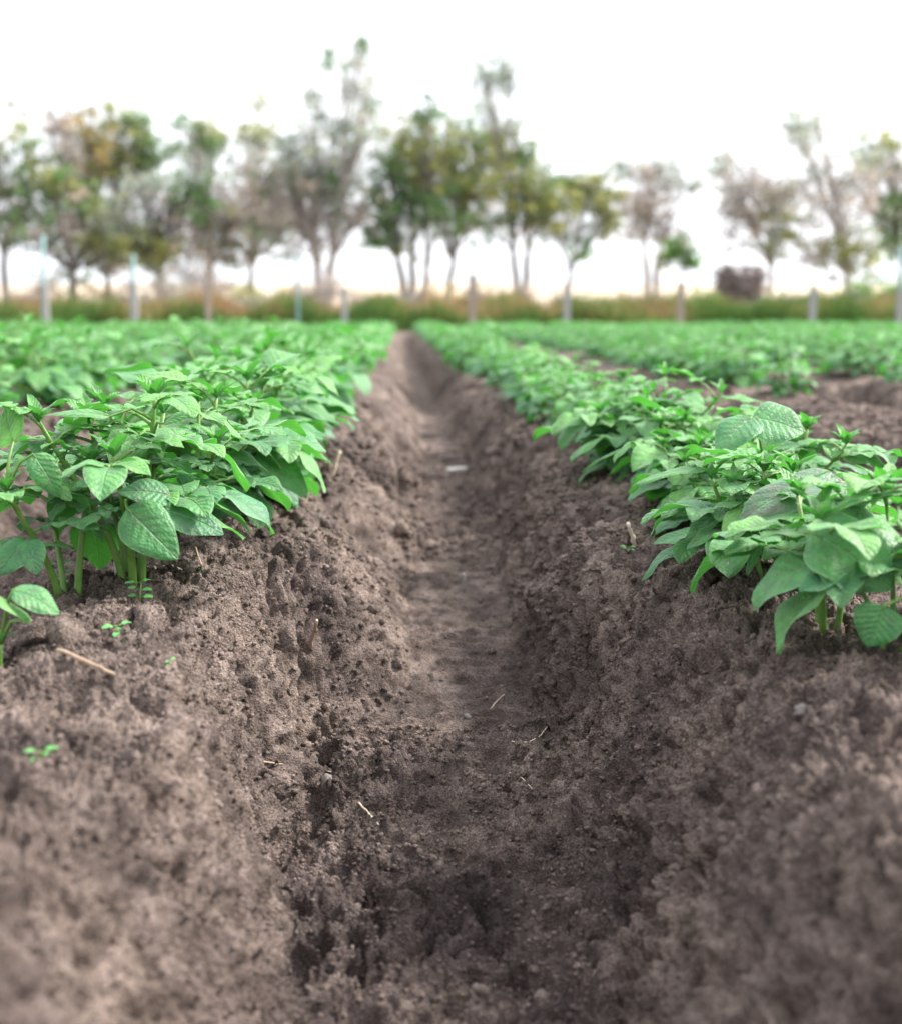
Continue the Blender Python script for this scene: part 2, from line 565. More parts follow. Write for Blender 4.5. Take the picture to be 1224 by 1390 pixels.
# ------------------------------------------------------------------ mesh builder
class MB:
    def __init__(s):
        s.V, s.Q, s.UV, s.T, s.M, s.n = [], [], [], [], [], 0

    def add(s, V, Q, UV, tint, m=0):
        V = np.asarray(V, float).reshape(-1, 3)
        Q = np.asarray(Q, int).reshape(-1, 4)
        s.V.append(V)
        s.Q.append(Q + s.n)
        s.UV.append(np.asarray(UV, float).reshape(-1, 2))
        s.T.append(np.full(len(V), tint) if np.isscalar(tint) else tint)
        s.M.append(np.full(len(Q), m))
        s.n += len(V)

    def merge(s, o):
        for V, Q, UV, T, M in zip(o.V, o.Q, o.UV, o.T, o.M):
            pass
        if o.n:
            s.V += o.V
            s.Q += [q + s.n for q in o.Q]
            s.UV += o.UV; s.T += o.T; s.M += o.M
            s.n += o.n

    def tube(s, pts, rad, sides=8, m=0, tint=.5, ribs=0.0):
        pts = np.asarray(pts, float)
        n = len(pts)
        rad = np.full(n, rad) if np.isscalar(rad) else np.asarray(rad, float)
        tan = np.gradient(pts, axis=0)
        tan /= np.linalg.norm(tan, axis=1)[:, None] + 1e-12
        ref = np.array([0, 0, 1.]) if abs(tan[0][2]) < .9 else np.array([1., 0, 0])
        a = np.cross(tan[0], ref); a /= np.linalg.norm(a)
        V, UV = [], []
        for k in range(n):
            a = a - tan[k] * np.dot(a, tan[k]); a /= np.linalg.norm(a) + 1e-12
            b = np.cross(tan[k], a)
            for i in range(sides):
                t = 2 * PI * i / sides
                r = rad[k] * (1 + ribs * math.cos(3 * t))
                V.append(pts[k] + (a * math.cos(t) + b * math.sin(t)) * r)
                UV.append((i / sides, k / n))
        V.append(pts[0]); V.append(pts[-1])
        UV += [(0, 0), (0, 1)]
        Q = []
        for k in range(n - 1):
            for i in range(sides):
                j = (i + 1) % sides
                Q.append((k * sides + i, k * sides + j, (k + 1) * sides + j, (k + 1) * sides + i))
        for i in range(0, sides, 2):
            e = (n - 1) * sides
            Q.append((e + i, e + (i + 1) % sides, e + (i + 2) % sides, n * sides + 1))
            Q.append(((i + 2) % sides, (i + 1) % sides, i, n * sides))
        s.add(V, Q, UV, tint, m)

    def leaflet(s, base, d, up, L, W, droop=.6, fold=.25, nu=8, nv=10, m=0, tint=.3, wav=.065, rs=random, tip=1.0, quilt=1.0):
        d = np.asarray(d, float); d /= np.linalg.norm(d)
        up = np.asarray(up, float); up = up - d * np.dot(up, d); up /= np.linalg.norm(up) + 1e-9
        side = np.cross(d, up)
        v = np.linspace(0, 1, nv + 1)
        # centreline bending downwards in the (d,up) plane
        ang = droop * (v ** 1.3)
        st = L / nv
        cx = np.concatenate([[0], np.cumsum(np.cos((ang[1:] + ang[:-1]) / 2) * st)])
        cz = -np.concatenate([[0], np.cumsum(np.sin((ang[1:] + ang[:-1]) / 2) * st)])
        w = W / 2 * np.sin(PI * np.clip(v, 0, 1) ** .72) ** .62
        w[0] = W * .03
        w[-1] = W * .012
        w *= (1 - .25 * v * tip)
        w *= 1.18
        u = np.linspace(-1, 1, nu + 1)
        U, VV = np.meshgrid(u, v)
        ww = w[:, None]
        ph1, ph2 = rs.random() * 6.3, rs.random() * 6.3
        tw = (rs.random() - .5) * .5
        lat = U * ww
        lift = np.abs(U) ** 1.4 * ww * fold + tw * U * ww * VV
        lift += wav * W * np.sin(VV * 9 + ph1 + np.sign(U) * ph2) * np.abs(U) ** 2.5
        lift -= .22 * ww * np.abs(U) ** 4
        if quilt:
            fr = (VV * 7.5 - np.abs(U) ** .8 * 1.9) % 1.0
            lift += quilt * .005 * L * np.sin(PI * fr) * np.abs(U) * (1 - U * U) * 2
        na = np.stack([np.sin(ang), np.cos(ang)], -1)       # normal of centreline
        X = cx[:, None] + lift * na[:, 0:1]
        Z = cz[:, None] + lift * na[:, 1:2]
        P = np.asarray(base)[None, None] + X[..., None] * d + Z[..., None] * up + lat[..., None] * side
        id_ = np.arange((nu + 1) * (nv + 1)).reshape(nv + 1, nu + 1)
        # winding so the front face looks along +up
        Q = np.stack([id_[:-1, :-1], id_[1:, :-1], id_[1:, 1:], id_[:-1, 1:]], -1).reshape(-1, 4)
        a, b, c = P.reshape(-1, 3)[Q[len(Q) // 2][:3]]
        if np.dot(np.cross(b - a, c - a), up) < 0:
            Q = Q[:, ::-1]
        s.add(P, Q, np.stack([(U + 1) / 2, VV], -1), tint, m)

    def build(s, name, mats, parent=None, smooth=True):
        return mesh_from(name, np.concatenate(s.V), np.concatenate(s.Q), mats, smooth, np.concatenate(s.UV), np.concatenate(s.T), parent, matidx=np.concatenate(s.M))


def rot_axis(v, ax, a):
    ax = ax / np.linalg.norm(ax)
    return v * math.cos(a) + np.cross(ax, v) * math.sin(a) + ax * np.dot(ax, v) * (1 - math.cos(a))


def compound_leaf(mb, base, az, elev, L, rs, det=1, tint=.3, pairs=2, mat=0, stemmat=1):
    """petiole + rachis with a large terminal leaflet and pairs of side leaflets"""
    n = 8 if det == 1 else 5
    hor = np.array([math.cos(az), math.sin(az), 0])
    e = elev
    p = np.array(base, float)
    pts, dirs = [p.copy()], []
    drop = rs.uniform(.5, 1.15)
    rl = L * .52
    for k in range(n):
        d = hor * math.cos(e) + np.array([0, 0, 1]) * math.sin(e)
        dirs.append(d)
        p = p + d * rl / n
        pts.append(p.copy())
        e -= drop / n
    dirs.append(dirs[-1])
    pts, dirs = np.array(pts), np.array(dirs)
    mb.tube(pts, np.linspace(.0030, .0014, n + 1) * (L / .18) ** .5, 6 if det == 1 else 4, stemmat, tint)
    sd = np.cross(hor, [0, 0, 1])
    nu, nv = {1: (8, 12), 2: (4, 6), 3: (2, 3)}[det]

    def lf(k, side, size):
        d0, p0 = dirs[k], pts[k]
        if side == 0:
            d = d0
        else:
            d = d0 * .45 + sd * side + np.array([0, 0, .12 + .15 * rs.random()])
        d = d / np.linalg.norm(d)
        up = np.array([0, 0, 1.]) + sd * (rs.random() - .5) * .5
        if side:
            pp = p0 + d * size * .12
            mb.tube([p0, p0 + d * size * .06, pp], .0009, 4, stemmat, tint)
        else:
            pp = p0
        mb.leaflet(pp, d, up, size, size * rs.uniform(.60, .78), rs.uniform(.35, 1.1), rs.uniform(.15, .5), nu, nv, mat,
                   float(np.clip(tint + rs.uniform(-.25, .28), 0, 1)), rs=rs, quilt=1.0 if det == 1 else 0)
    lf(n, 0, L * rs.uniform(.46, .60))
    fr = [.82, .52, .3][:pairs]
    for q, f in enumerate(fr):
        k = int(round(f * n))
        sz = L * (.36 - .07 * q)
        lf(k, 1, sz * rs.uniform(.85, 1.1))
        lf(k, -1, sz * rs.uniform(.85, 1.1))
        if det == 1 and q < 2:
            k2 = max(1, k - 1)
            for s_ in (1, -1):
                lf(k2, s_, L * .09)
    return mb


def stem_curve(rs, h, az, lean, n=10):
    e = PI / 2 - lean * .3
    p = np.array([.012 * math.cos(az), .012 * math.sin(az), -.02])
    pts = [p.copy()]
    dirs = []
    ln = h / max(.5, math.cos(lean * .6)) + .02
    curl = rs.uniform(-.25, .25)
    for k in range(n):
        a2 = az + curl * k / n
        d = np.array([math.cos(a2) * math.cos(e), math.sin(a2) * math.cos(e), math.sin(e)])
        p = p + d * ln / n
        pts.append(p.copy()); dirs.append(d)
        e = PI / 2 - lean * (.3 + .9 * math.sin(PI * (k + 1) / n * .75))
    dirs.append(dirs[-1])
    return np.array(pts), np.array(dirs)


def plant_parts(seed, h=.26, nst=5, spread=.5, leafL=.17, det=1, nleaf=7, az0=None, lowbare=.22, clear=False):
    """returns list of (kind, MB): stems and compound leaves in plant space"""
    rs = random.Random(seed)
    out = []
    for s in range(nst):
        az = (az0 if az0 is not None and s == 0 else 2 * PI * s / nst + rs.uniform(-.4, .4))
        hs = h * rs.uniform(.72, 1.0) * (1 if s else 1.0)
        lean = spread * rs.uniform(.6, 1.3) if s else spread * .25
        pts, dirs = stem_curve(rs, hs, az, lean)
        mb = MB()
        r0 = rs.uniform(.0038, .0060) * (h / .26) ** .4
        mb.tube(pts, np.linspace(r0, r0 * .5, len(pts)), 9 if det == 1 else 5, 0, .5, ribs=.13 if det == 1 else 0)
        out.append(("stem", mb, pts))
        a = rs.uniform(0, 6.28)
        for k in range(nleaf):
            f = lowbare + (1 - lowbare) * (k + .5) / nleaf
            x = f * (len(pts) - 1)
            i = int(x)
            p = pts[i] + (pts[min(i + 1, len(pts) - 1)] - pts[i]) * (x - i)
            a += 2.4 + rs.uniform(-.35, .35)
            aa = a
            small = clear and f < .78 and math.sin(aa) < -.15
            sz = leafL * (.62 + .45 * math.sin(PI * min(1, .25 + f * .72))) * rs.uniform(.85, 1.12)
            el = rs.uniform(.15, .75) + (f > .8) * .25
            if small:
                sz *= rs.uniform(.35, .55)
                el = rs.uniform(.5, .9)
            lm = MB()
            compound_leaf(lm, p, aa, el, sz, rs, det, tint=float(np.clip(.10 + .62 * f ** 2 + rs.uniform(-.12, .2), 0, 1)), pairs=2 if det == 1 else 1)
            out.append(("leaf", lm, None))
        # growing tip: a tuft of small upright leaflets
        lm = MB()
        for q in range(5 if det == 1 else 3):
            aa = a + q * 2.4
            d = np.array([math.cos(aa) * .55, math.sin(aa) * .45, .95 - .06 * q])
            lm.leaflet(pts[-1], d, -np.array([math.cos(aa), math.sin(aa), -.5]), leafL * rs.uniform(.16, .30), leafL * rs.uniform(.06, .11), .7, .7,
                       *({1: (6, 8), 2: (4, 4), 3: (2, 3)}[det]), 0, rs.uniform(.45, .8), rs=rs, quilt=0)
        out.append(("leaf", lm, None))
    return out


LEAFMATS = [M_LEAF, M_STEM]


def link_plant(name, parts, loc, rz, joined=False):
    root = empty(name, loc, rz)
    if joined:
        fo, st = MB(), MB()
        for k, mb, _ in parts:
            (st if k == "stem" else fo).merge(mb)
        fo.build("foliage", LEAFMATS, root)
        st.build("stems", [M_STEM], root)
    else:
        for k, mb, _ in parts:
            if k == "stem":
                mb.build("stem", [M_STEM], root)
            else:
                mb.build("leaf", LEAFMATS, root)
    return root


# ---- hero plants near the camera ----------------------------------
# (px, py of the base, height, stems, spread, leaf length, leaves per stem, label)
HERO = [
    ("L1", -16, 905, .085, 2, .25, .065, 2, "low potato plant cut by the left edge, below all the others, two pale cupped leaves"),
    ("L2", 92, 800, .24, 3, .55, .135, 5, "potato plant with a thick bare curved stem, left of the tall drooping leaf one"),
    ("L3", 182, 785, .28, 5, .50, .145, 6, "tall potato plant with a large drooping veined leaf low in front"),
    ("L3b", 262, 725, .262, 5, .6, .155, 6, "bushy potato plant with a dark leaf hanging over the crumbly bank, left row"),
    ("L4", 308, 672, .235, 6, .60, .165, 6, "potato plant with long leaves hanging towards the furrow beside a pale stub, left row"),
    ("L5", 345, 632, .235, 6, .60, .165, 6, "potato plant just behind the sharp left clump, its leaves slightly blurred"),
    ("R1", 1215, 885, .17, 4, .5, .16, 4, "potato plant at the right edge with a pale leaf touching the soil"),
    ("R2", 1122, 850, .168, 3, .40, .145, 3, "potato plant with two big rounded overlapping leaves, right of furrow"),
    ("R3", 1045, 806, .16, 2, .30, .125, 3, "potato plant with one large brown spotted leaf on a thick pale stem"),
    ("R4", 972, 735, .14, 4, .5, .115, 5, "low potato plant with leaves reaching left over the right bank"),
    ("R3b", 1015, 768, .155, 4, .4, .12, 5, "potato plant between the brown spotted leaf and the low plant reaching left"),
    ("R4b", 950, 695, .14, 4, .45, .115, 5, "potato plant just behind the pale straw stub, right row, nearly sharp"),
    ("R5", 1062, 705, .20, 5, .55, .155, 6, "tallest sharp potato plant of the right row with a small tuft on top"),
    ("R5b", 1190, 760, .215, 4, .5, .15, 5, "potato plant behind the rounded leaves at the right edge"),
    ("R6", 970, 662, .175, 6, .6, .16, 6, "potato plant in the right row behind the sharp ones with upright light leaves"),
    ("R7", 885, 640, .16, 6, .65, .165, 6, "slightly blurred potato plant whose leaf points down to the right bank"),
]
GROUP = "potato plants growing in rows"
heroes = {}
for k, (key, px, py, h, nst, spread, lL, nl_, label) in enumerate(HERO):
    P = on_level(px, py, 0.0)
    P[2] = gz(P[0], P[1])
    P = on_level(px, py, P[2])
    P[2] = gz(P[0], P[1])
    rs = random.Random(k)
    parts = plant_parts(100 + k, h, nst, spread, lL * 1.22, 1, nl_, lowbare={"L2": .5, "L3": .46, "L3b": .40, "R2": .5, "R3": .5, "R1": .4}.get(key, .27), clear=key in ("L2", "L3", "R1", "R2", "R3", "L3b", "R4"))
    root = link_plant("potato_plant", parts, P, 0)
    tag(root, label, "potato plant", GROUP)
    heroes[key] = (root, P, [p for kk, _, p in parts if kk == "stem"])
    print(key, np.round(P, 3))


def hero_leaf(key, b, t, Wpx, n=(0, -.55, .8), droop=.5, fold=.15, dy=(0, 0), tint=.25, mat=M_LEAF, label=None, wav=.04, pet=True):
    root, P, stems = heroes[key]
    Y = P[1]
    B_ = at(b[0], b[1], Y + dy[0])
    T_ = at(t[0], t[1], Y + dy[1])
    W = Wpx / F * Y
    L = np.linalg.norm(T_ - B_) * (1 + .12 * droop)
    d = (T_ - B_) / np.linalg.norm(T_ - B_)
    nn = np.array(n, float)
    nn = nn - d * np.dot(nn, d); nn /= np.linalg.norm(nn)
    # start higher so that the drooped tip lands on T
    d2 = rot_axis(d, np.cross(d, nn), droop * .42)
    nn2 = rot_axis(nn, np.cross(d, nn), droop * .42)
    mb = MB()
    mb.leaflet(B_ - P, d2, nn2, L, W, droop, fold, 12, 18, 0, tint, wav, random.Random(int(b[0])))
    if pet:
        best = None
        for s in stems:
            q = s[int(len(s) * .35):]
            # prefer stem points lower than the leaf base
            dd = np.linalg.norm(q - (B_ - P), axis=1) + np.where(q[:, 2] > (B_ - P)[2], .05, 0)
            i = int(np.argmin(dd))
            if best is None or dd[i] < best[0]:
                best = (dd[i], q[i])
        q = best[1]
        mid = (q + B_ - P) / 2 + np.array([0, 0, .012])
        mb.tube([q, mid, B_ - P, B_ - P + d2 * L * .1], [.0024, .002, .0016, .001], 6, 1, .5)
    o = mb.build("leaf", [mat, M_STEM], root)
    if label: o["label"] = label
    return o


hl = hero_leaf
hl("L3", (172, 690), (238, 756), 62, dy=(-.13, -.15), droop=.5, n=(-.25, -.75, .6), tint=.25)
hl("L3", (215, 690), (300, 724), 52, dy=(-.10, -.10), droop=.5, n=(.1, -.45, .9), tint=.0)
hl("L3", (232, 672), (163, 668), 44, dy=(-.10, -.12), droop=.6, n=(0, -.7, .7), tint=.1)
hl("L4", (352, 612), (412, 672), 50, dy=(-.12, -.14), droop=.8, n=(.3, -.5, .8), tint=.35)
hl("L4", (308, 592), (378, 634), 38, dy=(-.15, -.15), droop=.9, n=(.2, .25, .95), tint=.8)
hl("L4", (272, 655), (336, 686), 36, dy=(-.25, -.22), droop=.6, n=(.2, -.3, .95), tint=.1)
hl("L4", (275, 602), (302, 648), 34, dy=(-.2, -.2), droop=.5, n=(-.1, -.8, .6), tint=.5)
hl("L5", (400, 600), (450, 630), 26, dy=(-.2, -.2), droop=.5, n=(.3, .1, .95), tint=.7)
hl("L2", (18, 600), (8, 550), 50, dy=(-.05, 0), droop=.3, n=(0, -.9, -.3), tint=.9)
hl("L2", (45, 616), (80, 672), 36, dy=(-.08, -.08), droop=.6, n=(.1, -.8, .6), tint=.3)
hl("L2", (100, 745), (38, 736), 10, dy=(-.05, -.1), droop=.2, n=(0, -.3, .9), tint=.3)
hl("L2", (36, 735), (0, 778), 42, dy=(-.1, -.12), droop=.5, n=(-.2, -.8, .55), tint=.1, pet=False)
hl("L2", (38, 733), (50, 778), 34, dy=(-.1, -.12), droop=.5, n=(.1, -.9, .4), tint=.1, pet=False)
hl("L3", (150, 565), (60, 565), 30, dy=(-.05, -.05), droop=.5, n=(0, -.25, .95), tint=.5)
hl("L3", (222, 575), (265, 560), 30, dy=(-.05, -.05), droop=.4, n=(0, -.25, .95), tint=.5)
hl("L1", (18, 800), (78, 832), 46, dy=(.0, 0), droop=.6, n=(.1, -.4, .9), tint=.3)
hl("L1", (30, 842), (-20, 800), 70, dy=(-.02, .02), droop=.5, n=(-.1, .55, .85), tint=.9)
hl("R3", (1148, 655), (1012, 706), 82, dy=(-.08, -.12), droop=.95, n=(-.1, -.42, .9), tint=.3, mat=M_LEAFB, label="grey green leaf mottled with brown spots", wav=.07)
hl("R3", (1040, 700), (1015, 780), 34, dy=(-.03, -.04), droop=.3, n=(-.8, -.3, .3), tint=.1)
hl("R2", (1100, 722), (1205, 795), 92, dy=(-.12, -.15), droop=.65, fold=.3, wav=.09, n=(-.15, -.8, .6), tint=.3, label="big rounded flat leaf")
hl("R2", (1122, 695), (1232, 756), 78, dy=(-.07, -.09), droop=.45, n=(.1, -.65, .8), tint=.35)
hl("R5", (1022, 566), (1088, 586), 70, dy=(-.2, -.22), droop=.4, n=(.2, -.75, .75), tint=.2)
hl("R5", (1020, 566), (975, 612), 52, dy=(-.2, -.24), droop=.5, n=(-.3, -.6, .75), tint=.15)
hl("R1", (1200, 822), (1178, 876), 64, dy=(-.05, -.05), droop=.4, n=(-.1, -.9, .45), tint=.25)
hl("R4", (962, 634), (864, 658), 34, dy=(-.05, -.05), droop=.45, n=(0, -.1, 1), tint=.45)
hl("R4", (952, 722), (888, 738), 36, dy=(-.12, -.12), droop=.35, n=(0, -.35, .95), tint=.1)
hl("R4", (960, 635), (1055, 640), 30, dy=(-.12, -.12), droop=.5, n=(0, -.1, 1), tint=.6)
hl("R7", (852, 606), (790, 640), 20, dy=(-.25, -.25), droop=.3, n=(0, .2, 1), tint=.4)

# ---- prototypes and the rest of the rows ---------------------------
protos = []
for k in range(6):
    parts = plant_parts(500 + k, random.Random(k).uniform(.24, .29), 5, .62, .20, 2, 6, lowbare=.15)
    protos.append(parts)
rs = random.Random(12)
spots = []
CORNER = []
for ri, xr in enumerate(RIDGES[1:-1]):
    side = xr
    if abs(xr + .36) < .01:
        y = 3.15
    elif abs(xr - .52) < .01:
        y = 2.95
    elif abs(xr + 1.36) < .01:
        y = 4.3
    elif abs(xr - 1.62) < .01:
        y = 5.5
    else:
        y = 2.5 + rs.random() * .4
    while y < FIELD_END - .4:
        dist = math.hypot(xr, y)
        px = 612 + F * ((xr * _R[0] + y * _R[1]) / (xr * _F[0] + y * _F[1]))
        if -160 < px < 1224 + 160 and rs.random() > (.08 if abs(xr) < .6 else .32):
            spots.append((y, xr + rs.uniform(-.04, .04) + (math.copysign(.05, xr) if abs(xr) < .6 and y < 7 else 0), px, ri))
        y += rs.uniform(.27, .36)
spots.sort(key=lambda s: s[0] + (8 if not (-70 < s[2] < 1294) else 0))
NMID = 300 - len(HERO)
midp, farp = spots[:NMID], spots[NMID:]
print("mid", len(midp), "far", len(farp), "mid reaches", midp[-1][0])


def ordinal(n):
    return {1: "first", 2: "second", 3: "third", 4: "fourth", 5: "fifth", 6: "sixth"}.get(n, "farther")


made = {}
iL = int(np.argmin(abs(RIDGES[1:-1] + .36)))
count = {}
for k, (y, x, px, ri) in enumerate(midp):
    pi_ = rs.randrange(len(protos))
    z = gz(x, y) - .005
    rz = rs.uniform(0, 6.28)
    sc = rs.uniform(.78 if abs(x) < .7 else .58, 1.08) * (1.05 if x < 0 else (.80 if x < .7 and y < 7 else .88))
    if pi_ not in made:
        root = link_plant("potato_plant", protos[pi_], (x, y, z), rz, joined=True)
        made[pi_] = root
    else:
        src = made[pi_]
        root = src.copy(); COL.objects.link(root)
        for ch in src.children:
            c = ch.copy(); COL.objects.link(c); c.parent = root
        root.location = (x, y, z)
        root.rotation_euler = (0, 0, rz)
    root.scale = (sc, sc, sc * rs.uniform(.9, 1.1))
    rn = (iL - ri + 1) if ri <= iL else (ri - iL)
    sd = "left" if ri <= iL else "right"
    count[(sd, rn)] = count.get((sd, rn), 0) + 1
    c = count[(sd, rn)]
    if rn == 1 and c <= 3:
        lab = "blurred potato plant, %s one behind the sharp plants of the %s row" % (ordinal(c), sd)
    elif rn == 2 and c == 1:
        lab = "blurred potato plant, nearest of the second row %s of the furrow" % sd
    else:
        zone = "middle" if y < 9 else "far"
        lab = "blurred potato plant, %s stretch of the %s row %s of the furrow" % (zone, ordinal(rn), sd)
    tag(root, lab, "potato plant", GROUP)

# remaining far plants: one mass
mass = MB()
lo = []
for k in range(4):
    m1 = MB()
    for kk, mb, _ in plant_parts(700 + k, .26, 4, .62, .22, 3, 4, lowbare=.1):
        m1.merge(mb)
    lo.append((np.concatenate(m1.V), np.concatenate(m1.Q), np.concatenate(m1.UV), np.concatenate(m1.T), np.concatenate(m1.M)))
for (y, x, px, ri) in farp:
    V, Q, UV, T, M = lo[rs.randrange(4)]
    a = rs.uniform(0, 6.28); s = rs.uniform(.75, 1.1)
    c_, s_ = math.cos(a) * s, math.sin(a) * s
    W = np.stack([V[:, 0] * c_ - V[:, 1] * s_ + x, V[:, 0] * s_ + V[:, 1] * c_ + y, V[:, 2] * s + gz(x, y) - .005], -1)
    mass.V.append(W); mass.Q.append(Q + mass.n); mass.UV.append(UV); mass.T.append(T); mass.M.append(M)
    mass.n += len(V)
o = mass.build("potato_foliage", LEAFMATS)
tag(o, "mass of far potato plants covering the end of the field", "potato foliage", kind="stuff")


# ------------------------------------------------------------------ small things on the soil
def seedling(px, py, h, seed, label, nlev=3, ls=.012):
    P = on_level(px, py, 0)
    for _ in range(4):
        P = on_level(px, py, gz(P[0], P[1]))
    P[2] = gz(P[0], P[1]) - .002
    rs = random.Random(seed)
    root = empty("weed_seedling", P)
    st = MB()
    pts = [(0, 0, 0), (.001, 0, h * .5), (.003 * rs.uniform(-1, 1), 0, h)]
    st.tube(pts, [.0012, .001, .0007], 6)
    st.build("stem", [M_STEM], root)
    for l in range(nlev):
        z = h * (.35 + .65 * l / max(1, nlev - 1))
        a0 = rs.uniform(0, 3) + l * 1.4
        for q in range(2):
            a = a0 + q * PI
            lm = MB()
            d = np.array([math.cos(a), math.sin(a), .25])
            b = np.array([0, 0, z])
            lm.tube([b, b + d * ls * .5], .0005, 4, 1)
            lm.leaflet(b + d * ls * .45, d, (0, -.3, 1), ls * rs.uniform(.9, 1.3), ls * .55, .7, .3, 6, 8, 0, rs.random(), rs=rs, quilt=0, tip=.3)
            lm.build("leaf", [M_LEAFW, M_STEM], root)
    tag(root, label, "seedling", "tiny weed seedlings on the soil")


seedling(84, 800, .040, 1, "tiny upright weed seedling at the foot of the thick curved potato stem", 3, .013)
seedling(190, 822, .030, 2, "pale weed seedling with reddish stem on the bank below the tall left plant", 3, .013)
seedling(160, 868, .012, 3, "flat weed seedling low on the left bank above the dry twig", 2, .013)
seedling(352, 697, .018, 4, "tiny weed seedling on the bank under the hanging leaves", 3, .012)
seedling(852, 738, .006, 5, "minute green sprout beside the pale straw stub on the right bank", 2, .009)
seedling(836, 640, .015, 6, "little weed shoot below the slanting leaf tip on the right bank", 2, .015)
seedling(724, 858, .006, 7, "minute green sprout low on the right furrow bank", 2, .007)
seedling(728, 626, .01, 8, "blurred speck of green weed on the far right bank", 2, .014)
seedling(55, 1018, .010, 9, "blurred green sprout in the lower left soil", 2, .010)
seedling(232, 903, .006, 10, "minute sprout near the end of the dry twig", 2, .007)

M_STRAW = simple("dry_straw", [(.3, (.42, .33, .24)), (.6, (.62, .52, .40)), (.8, (.75, .66, .54))], 90, .7, .3)
M_TWIG = simple("dry_twig", [(.3, (.22, .15, .10)), (.6, (.38, .28, .20))], 120, .8, .4)
M_STONE = simple("pale_stone", [(.3, (.12, .105, .095)), (.6, (.17, .15, .14))], 60, .85, .5)
M_CHIP = simple("white_chip", [(.3, (.34, .32, .30)), (.6, (.46, .44, .42))], 60, .7, .3)


def ground_point(px, py, lift=0.0):
    P = on_level(px, py, 0)
    z = 0
    for _ in range(30):
        z = .6 * z + .4 * gz(P[0], P[1])
        P = on_level(px, py, z)
    # march along the ray so the banks are hit, not the floor behind them
    r = ray(px, py); r = r / r[1]
    for Y in np.arange(.8, 6, .004):
        q = CAM + r * Y
        if q[2] < gz(q[0], q[1]):
            return q + np.array([0, 0, lift])
    return P + np.array([0, 0, lift])


def straw(name, pxs, r, mat, label, cat, lift=.003, rise=None, seed=0, flat=1.0):
    pts = []
    for k, (a, b) in enumerate(pxs):
        pts.append(ground_point(a, b, lift))
    pts = np.array(pts)
    if rise is not None:          # standing piece: second point straight up at the same distance
        b0 = pts[0]
        r_ = ray(*pxs[1]); r_ = r_ / r_[1]
        top = CAM + r_ * (b0[1] - rise)
        pts = np.array([b0 - (top - b0) * .2, b0 * .5 + top * .5 + np.array([.001, 0, 0]), top])
    # resample + wobble
    n = max(6, len(pts) * 3)
    t = np.linspace(0, len(pts) - 1, n)
    R = np.stack([np.interp(t, range(len(pts)), pts[:, c]) for c in range(3)], -1)
    rs = np.random.RandomState(seed)
    R[1:-1] += rs.normal(0, r * .18, (n - 2, 3))
    o0 = R[0].copy()
    mb = MB()
    mb.tube(R - o0, r * (1 - .25 * np.linspace(0, 1, n)) * (1 + .12 * rs.randn(n)), 8)
    o = mb.build(name, [mat])
    o.location = [float(c) for c in o0]
    tag(o, label, cat)
    return o


straw("straw_stub", [(860, 740), (852, 710)], .0040, M_STRAW, "short pale straw stub standing on the right bank", "straw", rise=.02, seed=1)
straw("straw_stub", [(451, 642), (461, 612)], .0065, M_STRAW, "blurred pale dry stub standing beside the left row", "straw", rise=.0, seed=2)
straw("stalk_stub", [(421, 878), (430, 842)], .0035, M_TWIG, "thin brown stalk standing upright on the left bank", "stalk", rise=.05, seed=3)
straw("straw_stub", [(630, 800), (629, 778)], .0030, M_CHIP, "small whitish stick standing on the furrow floor", "straw", rise=.02, seed=4)
straw("dry_twig", [(78, 892), (118, 908), (155, 925)], .0026, M_TWIG, "long dry twig lying on the left ridge below the cupped leaves", "twig", lift=.008, seed=5)
straw("dry_twig", [(487, 1094), (500, 1108), (514, 1124)], .0016, M_STRAW, "short pale twig lying on the near furrow floor", "twig", lift=.004, seed=6)
straw("root_fibre", [(345, 1036), (370, 1040), (400, 1043), (425, 1047), (450, 1052)], .0012, M_TWIG, "long thin brown root lying low on the left bank", "root", lift=.004, seed=7)
straw("root_fibre", [(694, 1010), (715, 1012), (733, 1003), (742, 990)], .0010, M_STRAW, "thin pale curved root fibre at the foot of the right bank", "root", lift=.004, seed=8)
straw("root_fibre", [(690, 1052), (708, 1060), (722, 1075)], .0009, M_STRAW, "faint straight pale fibre on the near furrow floor right side", "root", lift=.004, seed=9)
straw("root_fibre", [(276, 778), (270, 762), (266, 748)], .0012, M_TWIG, "fine brown rootlet sticking out of the left bank below dark leaf", "root", lift=.006, seed=10)
straw("root_fibre", [(665, 965), (676, 952), (684, 945)], .0007, M_STRAW, "hair thin pale fibre on the smooth furrow floor", "root", lift=.003, seed=11)


def stone(name, px, py, r, mat, label, cat, squash=(1.2, 1, .7), seed=0, sink=.35):
    P = ground_point(px, py)
    V, T = ico(3)
    rs = np.random.RandomState(seed)
    off = rs.rand(3) * 50
    n = perlin(V[:, 0] * 1.3 + off[0], V[:, 1] * 1.3 + V[:, 2] * 1.7 + off[1], seed) * .35 + perlin(V[:, 0] * 4 + off[2], V[:, 1] * 4 + V[:, 2] * 5, seed + 1) * .12
    V = V * (1 + n[:, None]) * np.array(squash) * r
    o = mesh_from(name, V, T, mat)
    o.location = [float(P[0]), float(P[1]), float(P[2]) + r * squash[2] * (1 - sink) * .6]
    o.rotation_euler = (rs.uniform(-.2, .2), rs.uniform(-.2, .2), rs.uniform(0, 3))
    tag(o, label, cat)
    return o


